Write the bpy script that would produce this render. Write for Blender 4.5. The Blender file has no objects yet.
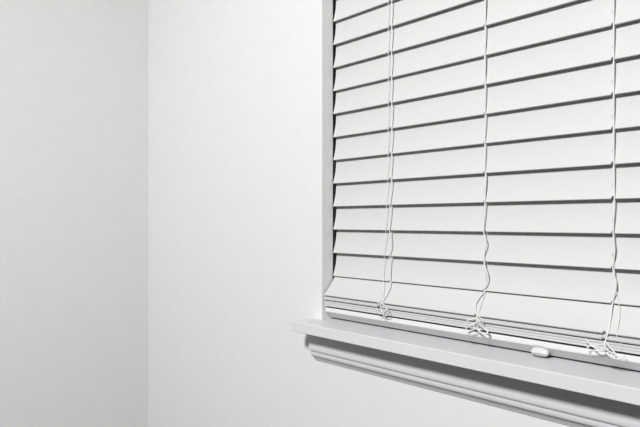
import bpy, bmesh, math, random
from mathutils import Vector, Matrix

# ------------------------------------------------------------------ camera
EYE = 1.05                      # camera height above the floor
DW = 0.787                      # camera distance from the window wall (wall face is y = 0)
F, CX, HZ = 622.0, 320.0, 221.4  # focal length in px, centre column, horizon row (640 x 427 frame)
YAW = math.pi / 2 - math.atan2(538.0, F)   # the window wall's vanishing point lies 538 px left of centre
scene = bpy.context.scene
cam_d = bpy.data.cameras.new('camera')
cam = bpy.data.objects.new('camera', cam_d)
scene.collection.objects.link(cam)
cam.location = (0, -DW, EYE)
cam.rotation_euler = (math.pi / 2, 0, YAW)
cam_d.sensor_width = 36
cam_d.lens = F / 640 * 36
cam_d.shift_y = (HZ - 213.5) / 640
cam_d.clip_start = 0.01
scene.camera = cam

# ------------------------------------------------------------------ world (dusk outside) and exposure
w = bpy.data.worlds.new('world'); scene.world = w
w.use_nodes = True
w.node_tree.nodes['Background'].inputs[0].default_value = (0.5, 0.6, 0.8, 1)
w.node_tree.nodes['Background'].inputs[1].default_value = 0.02
vs = scene.view_settings
vs.view_transform = 'Standard'; vs.look = 'None'; vs.gamma = 1.0; vs.use_curve_mapping = False
vs.exposure = 0.0
LAMP = (0.17, -2.28, 2.72)      # ceiling spotlight, built below
LAMP_AIM = (-1.02, 0.0, EYE - 0.50)
LAMP_POWER = 408.0
LAMP_CONE = 93

FWD = Vector((-math.sin(YAW), math.cos(YAW), 0)); RGT = Vector((math.cos(YAW), math.sin(YAW), 0))
def P(px, py, D):
    """pixel -> point on the vertical plane parallel to the window wall, D metres from the camera"""
    d = RGT * ((px - CX) / F) + FWD + Vector((0, 0, (HZ - py) / F))
    return Vector((0, -DW, EYE)) + d * (D / d.y)

C = scene.collection
# ------------------------------------------------------------------ materials
def mat(name, col, rough=0.5, bump=0.0, bscale=300, mottle=0.0, mscale=8, spec=0.3):
    m = bpy.data.materials.new(name); m.use_nodes = True
    nt = m.node_tree; b = nt.nodes['Principled BSDF']
    b.inputs['Base Color'].default_value = (*col, 1)
    b.inputs['Roughness'].default_value = rough
    b.inputs['Specular IOR Level'].default_value = spec
    tc = nt.nodes.new('ShaderNodeTexCoord')
    if mottle > 0:
        n = nt.nodes.new('ShaderNodeTexNoise'); n.inputs['Scale'].default_value = mscale; n.inputs['Detail'].default_value = 5
        nt.links.new(tc.outputs['Object'], n.inputs['Vector'])
        r = nt.nodes.new('ShaderNodeValToRGB')
        r.color_ramp.elements[0].position = 0.3; r.color_ramp.elements[1].position = 0.7
        r.color_ramp.elements[0].color = (*[c * (1 - mottle) for c in col], 1)
        r.color_ramp.elements[1].color = (*[min(1, c * (1 + mottle)) for c in col], 1)
        nt.links.new(n.outputs['Fac'], r.inputs['Fac']); nt.links.new(r.outputs['Color'], b.inputs['Base Color'])
    if bump > 0:
        n = nt.nodes.new('ShaderNodeTexNoise'); n.inputs['Scale'].default_value = bscale; n.inputs['Detail'].default_value = 3
        nt.links.new(tc.outputs['Object'], n.inputs['Vector'])
        bp = nt.nodes.new('ShaderNodeBump'); bp.inputs['Strength'].default_value = bump; bp.inputs['Distance'].default_value = 0.001
        nt.links.new(n.outputs['Fac'], bp.inputs['Height']); nt.links.new(bp.outputs['Normal'], b.inputs['Normal'])
    return m
M = {
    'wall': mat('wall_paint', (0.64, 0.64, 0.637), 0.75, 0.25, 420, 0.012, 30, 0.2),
    'wall_shade': mat('wall_paint_shade', (0.625, 0.625, 0.621), 0.75, 0.25, 420, 0.012, 30, 0.2),  # same wall paint, a touch darker: the left wall's shade put into the colour
    'ceiling': mat('ceiling_paint', (0.82, 0.82, 0.81), 0.9, 0.3, 250),
    'trim': mat('trim_paint', (0.585, 0.585, 0.603), 0.36, 0.06, 260, 0.015, 60, 0.5),
    'slat': mat('blind_white', (0.535, 0.535, 0.53), 0.5, 0.04, 180, 0.01, 40, 0.3),
    'rail': mat('rail_white', (0.64, 0.64, 0.64), 0.4, 0.0, 1, 0.0, 1, 0.35),
    'cord': mat('cord_white', (0.66, 0.66, 0.655), 0.8, 0.3, 3000),
    'plastic': mat('plastic_white', (0.56, 0.56, 0.56), 0.35, 0, 1, 0, 1, 0.4),
    'floor': mat('carpet', (0.16, 0.15, 0.14), 0.95, 0.8, 600, 0.15, 90, 0.1),
    'vinyl': mat('window_vinyl', (0.7, 0.7, 0.7), 0.4),
    'mark': mat('scuff', (0.30, 0.29, 0.28), 0.8),
    'metal': mat('lamp_base', (0.6, 0.6, 0.6), 0.4),
}
g = bpy.data.materials.new('pane_glass'); g.use_nodes = True
gb = g.node_tree.nodes['Principled BSDF']
gb.inputs['Transmission Weight'].default_value = 1; gb.inputs['Roughness'].default_value = 0.0; gb.inputs['IOR'].default_value = 1.45
M['glass'] = g

# ------------------------------------------------------------------ helpers
def link(name, me, parent=None):
    o = bpy.data.objects.new(name, me); C.objects.link(o)
    if parent: o.parent = parent
    return o
def build(name, bm, m, parent=None, smooth=False, bevel=0, segs=2):
    bmesh.ops.recalc_face_normals(bm, faces=bm.faces)
    me = bpy.data.meshes.new(name); bm.to_mesh(me); bm.free()
    me.materials.append(M[m])
    if smooth:
        for p in me.polygons: p.use_smooth = True
    o = link(name, me, parent)
    if bevel:
        b = o.modifiers.new('bevel', 'BEVEL'); b.width = bevel; b.segments = segs; b.limit_method = 'ANGLE'; b.angle_limit = math.radians(35)
    return o
def empty(name, loc=(0, 0, 0)):
    o = link(name, None); o.location = loc; o.empty_display_size = 0.05
    return o
def tag(o, label=None, cat=None, group=None, kind=None):
    if label: o['label'] = label
    if cat: o['category'] = cat
    if group: o['group'] = group
    if kind: o['kind'] = kind
    return o
def box(bm, x0, x1, y0, y1, z0, z1):
    v = [bm.verts.new((x, y, z)) for x in (x0, x1) for y in (y0, y1) for z in (z0, z1)]
    for f in ((0, 1, 3, 2), (4, 6, 7, 5), (0, 4, 5, 1), (2, 3, 7, 6), (0, 2, 6, 4), (1, 5, 7, 3)):
        bm.faces.new([v[i] for i in f])
def extrude_profile(bm, pts, x0, x1):
    """closed profile in (y, z) swept along x"""
    a = [bm.verts.new((x0, y, z)) for y, z in pts]; b = [bm.verts.new((x1, y, z)) for y, z in pts]
    n = len(pts)
    for i in range(n):
        bm.faces.new((a[i], a[(i + 1) % n], b[(i + 1) % n], b[i]))
    bm.faces.new(a); bm.faces.new(b[::-1])
def extrude_plan(bm, pts, z0, z1):
    a = [bm.verts.new((x, y, z0)) for x, y in pts]; b = [bm.verts.new((x, y, z1)) for x, y in pts]
    n = len(pts)
    for i in range(n):
        bm.faces.new((a[i], a[(i + 1) % n], b[(i + 1) % n], b[i]))
    bm.faces.new(a[::-1]); bm.faces.new(b)
def smooth_path(pts, sub=6):
    """Catmull-Rom through the points"""
    pts = [Vector(p) for p in pts]
    q = [pts[0] * 2 - pts[1]] + pts + [pts[-1] * 2 - pts[-2]]
    out = []
    for i in range(1, len(q) - 2):
        p0, p1, p2, p3 = q[i - 1:i + 3]
        for k in range(sub):
            t = k / sub
            out.append(0.5 * ((2 * p1) + (p2 - p0) * t + (2 * p0 - 5 * p1 + 4 * p2 - p3) * t * t + (3 * p1 - p0 - 3 * p2 + p3) * t ** 3))
    out.append(pts[-1])
    return out
def tube(bm, pts, r, n=7):
    rings = []
    up = Vector((0.3, 0.9, 0.31)).normalized()
    for i, p in enumerate(pts):
        t = (pts[min(i + 1, len(pts) - 1)] - pts[max(i - 1, 0)]).normalized()
        a = up - t * up.dot(t); a.normalize(); b = t.cross(a); up = a
        rings.append([bm.verts.new(p + a * (r * math.cos(2 * math.pi * k / n)) + b * (r * math.sin(2 * math.pi * k / n))) for k in range(n)])
    for r0, r1 in zip(rings, rings[1:]):
        for k in range(n):
            bm.faces.new((r0[k], r0[(k + 1) % n], r1[(k + 1) % n], r1[k]))
    bm.faces.new(rings[0][::-1]); bm.faces.new(rings[-1])

# ------------------------------------------------------------------ the room
XL, XR, YB, ZC, TH = -1.6556, 1.95, -3.7, 2.72, 0.14
OX0, OX1 = -0.9035, -0.0115                # window opening
SILL_T, SILL_B = EYE - 0.1893, EYE - 0.2084
OZ0, OZ1 = SILL_B, EYE + 0.86
bm = bmesh.new()
xs = [XL - TH, OX0, OX1, XR + TH]; zs = [-0.1, OZ0, OZ1, ZC + 0.1]
vf = {}; vb = {}
for i, x in enumerate(xs):
    for k, z in enumerate(zs):
        vf[i, k] = bm.verts.new((x, 0, z)); vb[i, k] = bm.verts.new((x, TH, z))
for i in range(3):
    for k in range(3):
        if (i, k) == (1, 1): continue
        bm.faces.new((vf[i, k], vf[i + 1, k], vf[i + 1, k + 1], vf[i, k + 1]))
        bm.faces.new((vb[i, k], vb[i, k + 1], vb[i + 1, k + 1], vb[i + 1, k]))
# the recess: a shallow return, then a rebate a little wider, added to darken the gap at the slat ends
RB, RY = 0.015, 0.0275
loop = [(1, 1), (2, 1), (2, 2), (1, 2)]
l1 = {c: bm.verts.new((xs[c[0]], RY, zs[c[1]])) for c in loop}
l2 = {c: bm.verts.new((xs[c[0]] + (RB if c[0] == 2 else -RB), RY, zs[c[1]])) for c in loop}
for c in loop: vb[c].co.x = l2[c].co.x
for a, b in zip(loop, loop[1:] + loop[:1]):
    bm.faces.new((vf[a], vf[b], l1[b], l1[a]))
    bm.faces.new((l2[a], l2[b], vb[b], vb[a]))
bm.faces.new((l1[1, 1], l1[1, 2], l2[1, 2], l2[1, 1])); bm.faces.new((l1[2, 1], l1[2, 2], l2[2, 2], l2[2, 1]))
ring = [(0, 0), (1, 0), (2, 0), (3, 0), (3, 1), (3, 2), (3, 3), (2, 3), (1, 3), (0, 3), (0, 2), (0, 1)]
for a, b in zip(ring, ring[1:] + ring[:1]):
    bm.faces.new((vf[a], vf[b], vb[b], vb[a]))
wall_w = tag(build('wall_window', bm, 'wall'), 'white painted wall with the blind covered window and its recess', 'wall', kind='structure')
def slab(name, args, m, label, cat):
    b = bmesh.new(); box(b, *args)
    return tag(build(name, b, m), label, cat, kind='structure')
wall_l = slab('wall_left', (XL - TH, XL, YB, 0, -0.1, ZC + 0.1), 'wall_shade', 'bare wall left of the vertical room corner with some shade painted in', 'wall')
slab('wall_right', (XR, XR + TH, YB, 0, -0.1, ZC + 0.1), 'wall', 'white wall at the right end of the room', 'wall')
slab('wall_rear', (XL - TH, XR + TH, YB - TH, YB, -0.1, ZC + 0.1), 'wall', 'white wall behind the camera opposite the window', 'wall')
slab('floor', (XL, XR, YB, 0, -0.1, 0), 'floor', 'grey carpet floor of the room', 'floor')
slab('ceiling', (XL, XR, YB, 0, ZC, ZC + 0.1), 'ceiling', 'flat white ceiling of the room', 'ceiling')
def speck(wall, p, r, nrm):
    b = bmesh.new()
    bmesh.ops.create_icosphere(b, subdivisions=1, radius=r)
    for v in b.verts: v.co = v.co * 1.0; v.co -= nrm * v.co.dot(nrm) * 0.7; v.co += p
    build('scuff_mark', b, 'mark', wall)
speck(wall_w, P(193, 278, DW), 0.0009, Vector((0, 1, 0)))
for px, py in ((144.7, 61),):
    d = RGT * ((px - CX) / F) + FWD + Vector((0, 0, (HZ - py) / F)); speck(wall_l, Vector((0, -DW, EYE)) + d * (XL / d.x), 0.0012, Vector((1, 0, 0)))

# ------------------------------------------------------------------ the window
win = tag(empty('window_1', (OX0, 0, SILL_B)), 'window recess with white sill board and moulded apron under the blind', 'window', kind='structure')
def wpart(name, b, m, label=None, **k):
    for v in b.verts: v.co -= win.location
    o = build(name, b, m, win, **k)
    if label: o['label'] = label
    return o
SX0, SX1 = -0.929, OX1 + (OX0 + 0.929)
b = bmesh.new()
extrude_plan(b, [(SX0, -0.055), (SX1, -0.055), (SX1, 0), (OX1, 0), (OX1, 0.085), (OX0, 0.085), (OX0, 0), (SX0, 0)], SILL_B, SILL_T)
wpart('window_sill', b, 'trim', 'flat white painted sill board with rounded front edge', bevel=0.0013, segs=3)
prof = [(0, .2084), (18, .2084), (18, .2345), (17.8, .2425), (17.2, .2465), (16.0, .2489), (12.5, .2490), (12.5, .2496),
        (14.0, .2497), (13.6, .2550), (12.6, .2582), (10.9, .2595), (9.0, .2601), (7.6, .2614), (7.4, .2622), (6.0, .2634), (5.6, .2642), (4.2, .2656), (3.8, .2664), (2.4, .2680), (2.2, .269), (0, .269)]
b = bmesh.new(); extrude_profile(b, [(-d / 1000, EYE - h) for d, h in prof], -0.922, OX1 + (OX0 + 0.922))
wpart('apron', b, 'trim', 'white moulded apron strip under the sill in its shadow')
fy0, fy1 = 0.085, 0.13
b = bmesh.new()
for a in ((OX0 - RB, OX1 + RB, SILL_B, SILL_B + .06), (OX0 - RB, OX1 + RB, OZ1 - .045, OZ1), (OX0 - RB, OX0 + .045, SILL_B + .06, OZ1 - .045), (OX1 - .045, OX1 + RB, SILL_B + .06, OZ1 - .045)):
    box(b, a[0], a[1], fy0, fy1, a[2], a[3])
wpart('window_frame', b, 'vinyl')
zm = (OZ0 + OZ1) / 2
b = bmesh.new(); box(b, OX0 + .045, OX1 - .045, fy0 + .008, fy1 - .008, zm - .02, zm + .02); wpart('meeting_rail', b, 'vinyl')
for z0, z1 in ((SILL_B + .06, zm - .02), (zm + .02, OZ1 - .045)):
    b = bmesh.new(); box(b, OX0 + .045, OX1 - .045, 0.105, 0.109, z0, z1); wpart('pane', b, 'glass')

# ------------------------------------------------------------------ the blind
YS = 0.812 - DW                            # y of the lower front edges of the closed slats
BX0, BX1 = -0.9003, -0.0147
SW, ST, PITCH, SAG = 0.050, 0.0034, 0.045, 0.0025
blind = tag(empty('window_blind', ((BX0 + BX1) / 2, 0.045, EYE - 0.187)), 'white wide slat blind hanging closed in the window recess', 'blind')
def bpart(name, b, m, parent=None, label=None, **k):
    off = blind.location
    for v in b.verts: v.co -= off
    o = build(name, b, m, parent or blind, **k)
    if label: o['label'] = label
    return o
cord_x = [P(389.5, 200, 0.809).x, P(484.5, 200, 0.809).x, P(613.2, 200, 0.809).x]
cord_x.append(BX0 + BX1 - cord_x[0])
# one slat mesh: x along the slat, local y across its width (0 = front / lower edge), z = thickness, with a cord notch at each ladder
def slat_mesh():
    b = bmesh.new()
    nw, nd = 0.0022, 0.0035
    front = []; back = []
    for cx in cord_x:
        c = cx - 0.0025
        front += [(c - nw, 0), (c - nw * .6, nd), (c + nw * .6, nd), (c + nw, 0)]
        back += [(c - nw, SW), (c - nw * .6, SW - nd), (c + nw * .6, SW - nd), (c + nw, SW)]
    pts = [(BX0, 0)] + front + [(BX1, 0), (BX1, SW)] + back[::-1] + [(BX0, SW)]
    extrude_plan(b, pts, -ST, 0)
    bmesh.ops.triangulate(b, faces=[f for f in b.faces if len(f.verts) > 4])
    NS = 8
    for i in range(1, NS):
        bmesh.ops.bisect_plane(b, geom=b.verts[:] + b.edges[:] + b.faces[:], plane_co=(0, SW * i / NS, 0), plane_no=(0, 1, 0))
    for v in b.verts:                       # shallow hollow across the face
        t = v.co.y / SW; v.co.z -= SAG * 4 * t * (1 - t)
    for v in b.verts: v.co.x -= blind.location.x
    bmesh.ops.recalc_face_normals(b, faces=b.faces)
    bmesh.ops.triangulate(b, faces=[f for f in b.faces if len(f.verts) > 4])
    me = bpy.data.meshes.new('slat'); b.to_mesh(me); b.free(); me.materials.append(M['slat'])
    return me
SLAT = slat_mesh()
rnd = random.Random(4)
def slat(y, z, tilt):
    """front lower edge at (y, z); tilt = angle of the slat's face from horizontal"""
    o = link('slat', SLAT, blind)
    o.location = (0, y - blind.location.y, z - blind.location.z)
    o.rotation_euler = (tilt, 0, 0)
    bv = o.modifiers.new('bevel', 'BEVEL'); bv.width = 0.0005; bv.segments = 1; bv.limit_method = 'ANGLE'; bv.angle_limit = math.radians(50)
    return o
def Z(h): return EYE - h
slat_z = []
k = 0
CLOSED = math.radians(90 - 8.6)
for k in range(-1, 19):
    z = Z(0.0607) + PITCH * k
    slat_z.append(z)
    slat(YS + rnd.uniform(-.0003, .0003), z + rnd.uniform(-.0003, .0003), CLOSED - math.radians(2.6 * math.exp(-max(0, k) / 2.5)) + rnd.uniform(-.006, .006))
TOPZ = slat_z[-1] + SW
slat(0.0003, Z(0.1410), math.radians(50))
slat(-0.0018, Z(0.1474), math.radians(30))
slat(0.0022, Z(0.1521), math.radians(10))
slat(0.0030, Z(0.1557), math.radians(4))
slat(0.0036, Z(0.1592), math.radians(0.8))
# bottom rail: flat front, lower part raked back
b = bmesh.new()
rp = [(.005, .1672), (.0068, .1659), (.053, .1659), (.0545, .1668), (.0545, .1725), (.040, .1857), (.0385, .1865), (.0225, .1865), (.0205, .1857), (.0070, .1748), (.0055, .1735), (.005, .1718)]
extrude_profile(b, [(y, Z(h)) for y, h in rp], BX0, BX1)
rail = bpart('bottom_rail', b, 'rail', label='thick white bottom rail with raked lower face')
# oval plug on the raked face
def plug(cx):
    b = bmesh.new()
    n = Vector((0, -.72, -.69)).normalized(); u = Vector((1, 0, 0)); v = n.cross(u).normalized()
    c = Vector((cx, .0110, Z(.1762)))
    N = 40; rings = []
    for i_, (a, bb, h) in enumerate(((.0156, .0088, -.003), (.0156, .0088, .0010), (.0152, .0084, .0018), (.0118, .0050, .0019), (.0130, .0056, .0040), (.0130, .0056, .0066), (.0122, .0050, .0086), (.0100, .0036, .0098), (.005, .002, .0102))):
        cc = c - v * (.0020 if i_ > 2 else 0)
        rings.append([b.verts.new(cc + n * h + u * (a * math.copysign(abs(math.cos(t)) ** .8, math.cos(t))) + v * (bb * math.copysign(abs(math.sin(t)) ** .8, math.sin(t)))) for t in [2 * math.pi * i / N for i in range(N)]])
    for r0, r1 in zip(rings, rings[1:]):
        for i in range(N): b.faces.new((r0[i], r0[(i + 1) % N], r1[(i + 1) % N], r1[i]))
    b.faces.new(rings[-1]); b.faces.new(rings[0][::-1])
    bpart('oval_plug', b, 'plastic', parent=rail, label='small oval white plug on the rail front', smooth=False)
plug(P(540.5, 351, .797).x)
# head rail with valance (above the frame)
b = bmesh.new(); box(b, BX0, BX1, 0.022, 0.075, TOPZ + .01, OZ1 - .002); bpart('headrail', b, 'rail', bevel=.002)
b = bmesh.new(); box(b, BX0 - .003, BX1 + .003, 0.004, 0.012, TOPZ - .02, OZ1 - .002); bpart('valance', b, 'slat', bevel=.002)

# cords: traced down the front of the slats, slack where the lowest slats are stacked
def surf(h):
    """camera-to-plane distance of the blind's front at h metres below the eye"""
    if h < .106: return .812
    if h < .1425: return .8145 + (.7880 - .8145) * (h - .106) / (.1425 - .106)
    return .7880 + .002 * min(1, (h - .1425) / .02)
def PS(px, py, off):
    D = .80
    for _ in range(12): D = 0.5 * D + 0.5 * (surf(EYE - P(px, py, D).z) - off)
    return P(px, py, D)
def cord(name, px_pts, r, knot_x=None):
    b = bmesh.new()
    pts = [PS(px, py, off) for px, py, off in px_pts]
    top = Vector((pts[0].x, YS - .0015, TOPZ + .015))
    tube(b, [top] + smooth_path(pts, 5), r)
    if knot_x is not None:                  # rung ends showing beside the cord on each slat
        for z in slat_z[1:]:
            y = YS + .0182 * math.tan(math.pi / 2 - CLOSED) + .926 * SAG - .0006
            tube(b, smooth_path([Vector((knot_x + .0008, y + .0006, z + .0198)), Vector((knot_x - .0004, y - .0006, z + .0186)), Vector((knot_x, y - .0004, z + .0168)), Vector((knot_x + .0008, y + .0006, z + .0160))], 2), .0004, 5)
    return bpart(name, b, 'cord', smooth=True)
L, A, B_ = .0008, .0012, .0030
# ladder cords (thin) and lift cords
cord('ladder_cord', [(388.2, 0, L), (388.4, 80, L), (388.0, 160, L), (386.6, 205, L), (386.0, 232, L), (384.4, 255, L), (383.6, 275, L), (383.4, 297, L)], .00045)
cord('lift_cord', [(391.8, 0, A), (391.6, 80, A), (392.0, 130, A), (391.2, 165, A), (391.4, 180, A), (390, 205, B_), (389.6, 230, B_), (391, 245, B_), (389.8, 262, A), (390.4, 281, B_), (388.5, 290, B_), (384.6, 298, B_), (380.6, 304.5, B_), (376.5, 306.5, B_)], .00088)
cord('ladder_cord', [(485.6, 0, L), (485.4, 120, L), (484.8, 200, L), (484.4, 235, L), (484.6, 258, L), (485.5, 276, L), (485.0, 290, L), (482, 301, L), (478.5, 314, L)], .0004, cord_x[1] - .0055)
cord('lift_cord', [(484.8, 0, A), (485.1, 30, A), (484.6, 56, A), (485.2, 110, A), (484.8, 160, A), (485.6, 180, A), (484.8, 205, A), (483.8, 232, B_), (486.2, 242, B_), (483.8, 260.6, A), (487.7, 275, B_), (486.6, 284, B_), (484, 291.5, A), (478.2, 299, A), (475.4, 306, A), (475.8, 312, B_), (477.6, 317, B_)], .00088)
cord('ladder_cord', [(614.2, 0, L), (614.2, 120, L), (614.4, 200, L), (614.0, 250, L), (615.2, 283, L), (619.5, 308, L), (619.0, 322, L), (616.5, 335, A), (620.5, 341, A), (621.5, 347, A), (621.3, 350.5, A)], .0004, cord_x[2] - .0045)
cord('lift_cord', [(613.6, 0, A), (613.7, 60, A), (613.5, 120, A), (613.9, 165, A), (614.4, 200, A), (613.2, 232, B_), (614.8, 250, B_), (612.9, 268, A), (616, 282, B_), (615.2, 292, B_), (612.6, 303, A), (611.2, 314, A), (609.8, 324, L), (607.8, 333, A), (605.5, 341, B_)], .00088)
xk = cord_x[3]
for r, dx in ((.0005, .001), (.00075, -.001)):
    b = bmesh.new(); tube(b, [Vector((xk + dx, YS - .0015, TOPZ + .015)), Vector((xk + dx, YS - .0025, Z(.105))), Vector((xk + dx, -.001, Z(.1425))), Vector((xk + dx, .001, Z(.16)))], r)
    bpart('lift_cord', b, 'cord', smooth=True)
# tangled slack loops resting against the stack
def tangle(loops, r=.0008):
    b = bmesh.new()
    for lp in loops: tube(b, smooth_path([P(*q) for q in lp], 5), r, 6)
    bpart('cord_tangle', b, 'cord', label='slack white cord loops bunched against the stacked slats', smooth=True)
a, c, d = .786, .782, .778
tangle([
    [(376.5, 306.5, c), (379, 303, d), (384, 304.5, d), (387, 308, c), (384, 312, d), (378, 310, c), (376, 307.5, a)],
    [(377, 313.5, c), (380, 308.5, d), (384.5, 307, d), (386, 311.5, c), (382, 314, d), (378, 311.5, c)],
    [(383, 303.5, a), (387.5, 309.5, d), (388.2, 314, d), (385, 315.8, c), (382.5, 312, d), (384, 306, c)],
    [(380.5, 303.5, a), (381, 309, d), (383.5, 315.5, d), (381.5, 318.8, c)]])
tangle([
    [(477.6, 317, c), (474, 319, d), (467.5, 320.5, d), (465.5, 323, c), (470, 325, d), (476.5, 322, d), (480, 325, c), (484.5, 329, d), (487.5, 331.5, d), (485, 333.6, d), (481, 332, c), (477, 327, c)],
    [(467, 333.5, d), (465.6, 330, d), (468.5, 326.5, d), (474, 327.5, c), (479.5, 331, d), (484, 334, d), (488, 332, d), (485.5, 328, c), (480, 322.5, d), (477.5, 317.5, c)],
    [(478.5, 316, c), (481.5, 319.5, d), (483.5, 324.5, c)],
    [(466, 328.5, c), (470.5, 325.8, d), (475.5, 323.5, d), (478, 319, c)],
    [(466.5, 333, d), (470, 330.5, d), (475, 329.2, d)]], .0009)
tangle([
    [(585.5, 338.5, c), (588.5, 342.5, c), (593, 346.5, c), (598, 349.3, d), (603.5, 348.5, d), (606, 345, c), (604.5, 341.5, c)],
    [(604, 341, c), (608, 344.5, d), (611.5, 349, d), (615.5, 354, d), (613.5, 357, d), (609, 355.5, d), (606, 351.5, c), (608.5, 348, c)],
    [(587, 348, d), (590.5, 345.5, c), (597, 345.5, c), (603, 344.2, d), (607, 346, c)],
    [(607, 352, d), (611, 356.5, d), (617, 359, d), (622.5, 358.2, d), (624.8, 355, c)],
    [(589.5, 351.5, c), (594.5, 350.3, d), (601, 350.8, d), (606, 350, d)],
    [(605.5, 340.5, c), (604.5, 345, d), (607.5, 350, d), (613.5, 353.5, d)]], .001)

# ------------------------------------------------------------------ ceiling spotlight
head = Vector(LAMP) + Vector((0, 0, -0.17))
aim = (Vector(LAMP_AIM) - head).normalized()
mouth = head + aim * 0.06
lamp = tag(empty('ceiling_spotlight', LAMP), 'white adjustable spotlight on the ceiling behind the camera aimed at the window', 'lamp')
def revolve(prof, n=32, mt=None):
    b = bmesh.new()
    rings = [[b.verts.new((r * math.cos(2 * math.pi * i / n), r * math.sin(2 * math.pi * i / n), z)) for i in range(n)] for r, z in prof]
    for r0, r1 in zip(rings, rings[1:]):
        for i in range(n): b.faces.new((r0[i], r0[(i + 1) % n], r1[(i + 1) % n], r1[i]))
    b.faces.new(rings[0]); b.faces.new(rings[-1][::-1])
    if mt is not None: bmesh.ops.transform(b, matrix=mt, verts=b.verts)
    return b
build('lamp_base', revolve([(.06, 0), (.065, -.004), (.065, -.02), (.055, -.026)]), 'metal', lamp)
build('lamp_stem', revolve([(.009, -.02), (.009, -.13)], 12), 'metal', lamp)
mt = Matrix.Translation(head - Vector(LAMP)) @ aim.to_track_quat('-Z', 'Y').to_matrix().to_4x4()
build('lamp_shade', revolve([(.03, .09), (.06, .085), (.10, .06), (.15, .0), (.175, -.05), (.172, -.05), (.145, .0), (.095, .055)], 32, mt), 'metal', lamp, smooth=True)
ld = bpy.data.lights.new('lamp_light', 'SPOT'); ld.energy = LAMP_POWER; ld.spot_size = math.radians(LAMP_CONE); ld.spot_blend = 1.0
ld.shadow_soft_size = 0.18; ld.color = (1, 0.998, 0.994)
lo = bpy.data.objects.new('lamp_light', ld); C.objects.link(lo); lo.parent = lamp
lo.location = mouth + aim * .15 - Vector(LAMP); lo.rotation_euler = aim.to_track_quat('-Z', 'Y').to_euler()
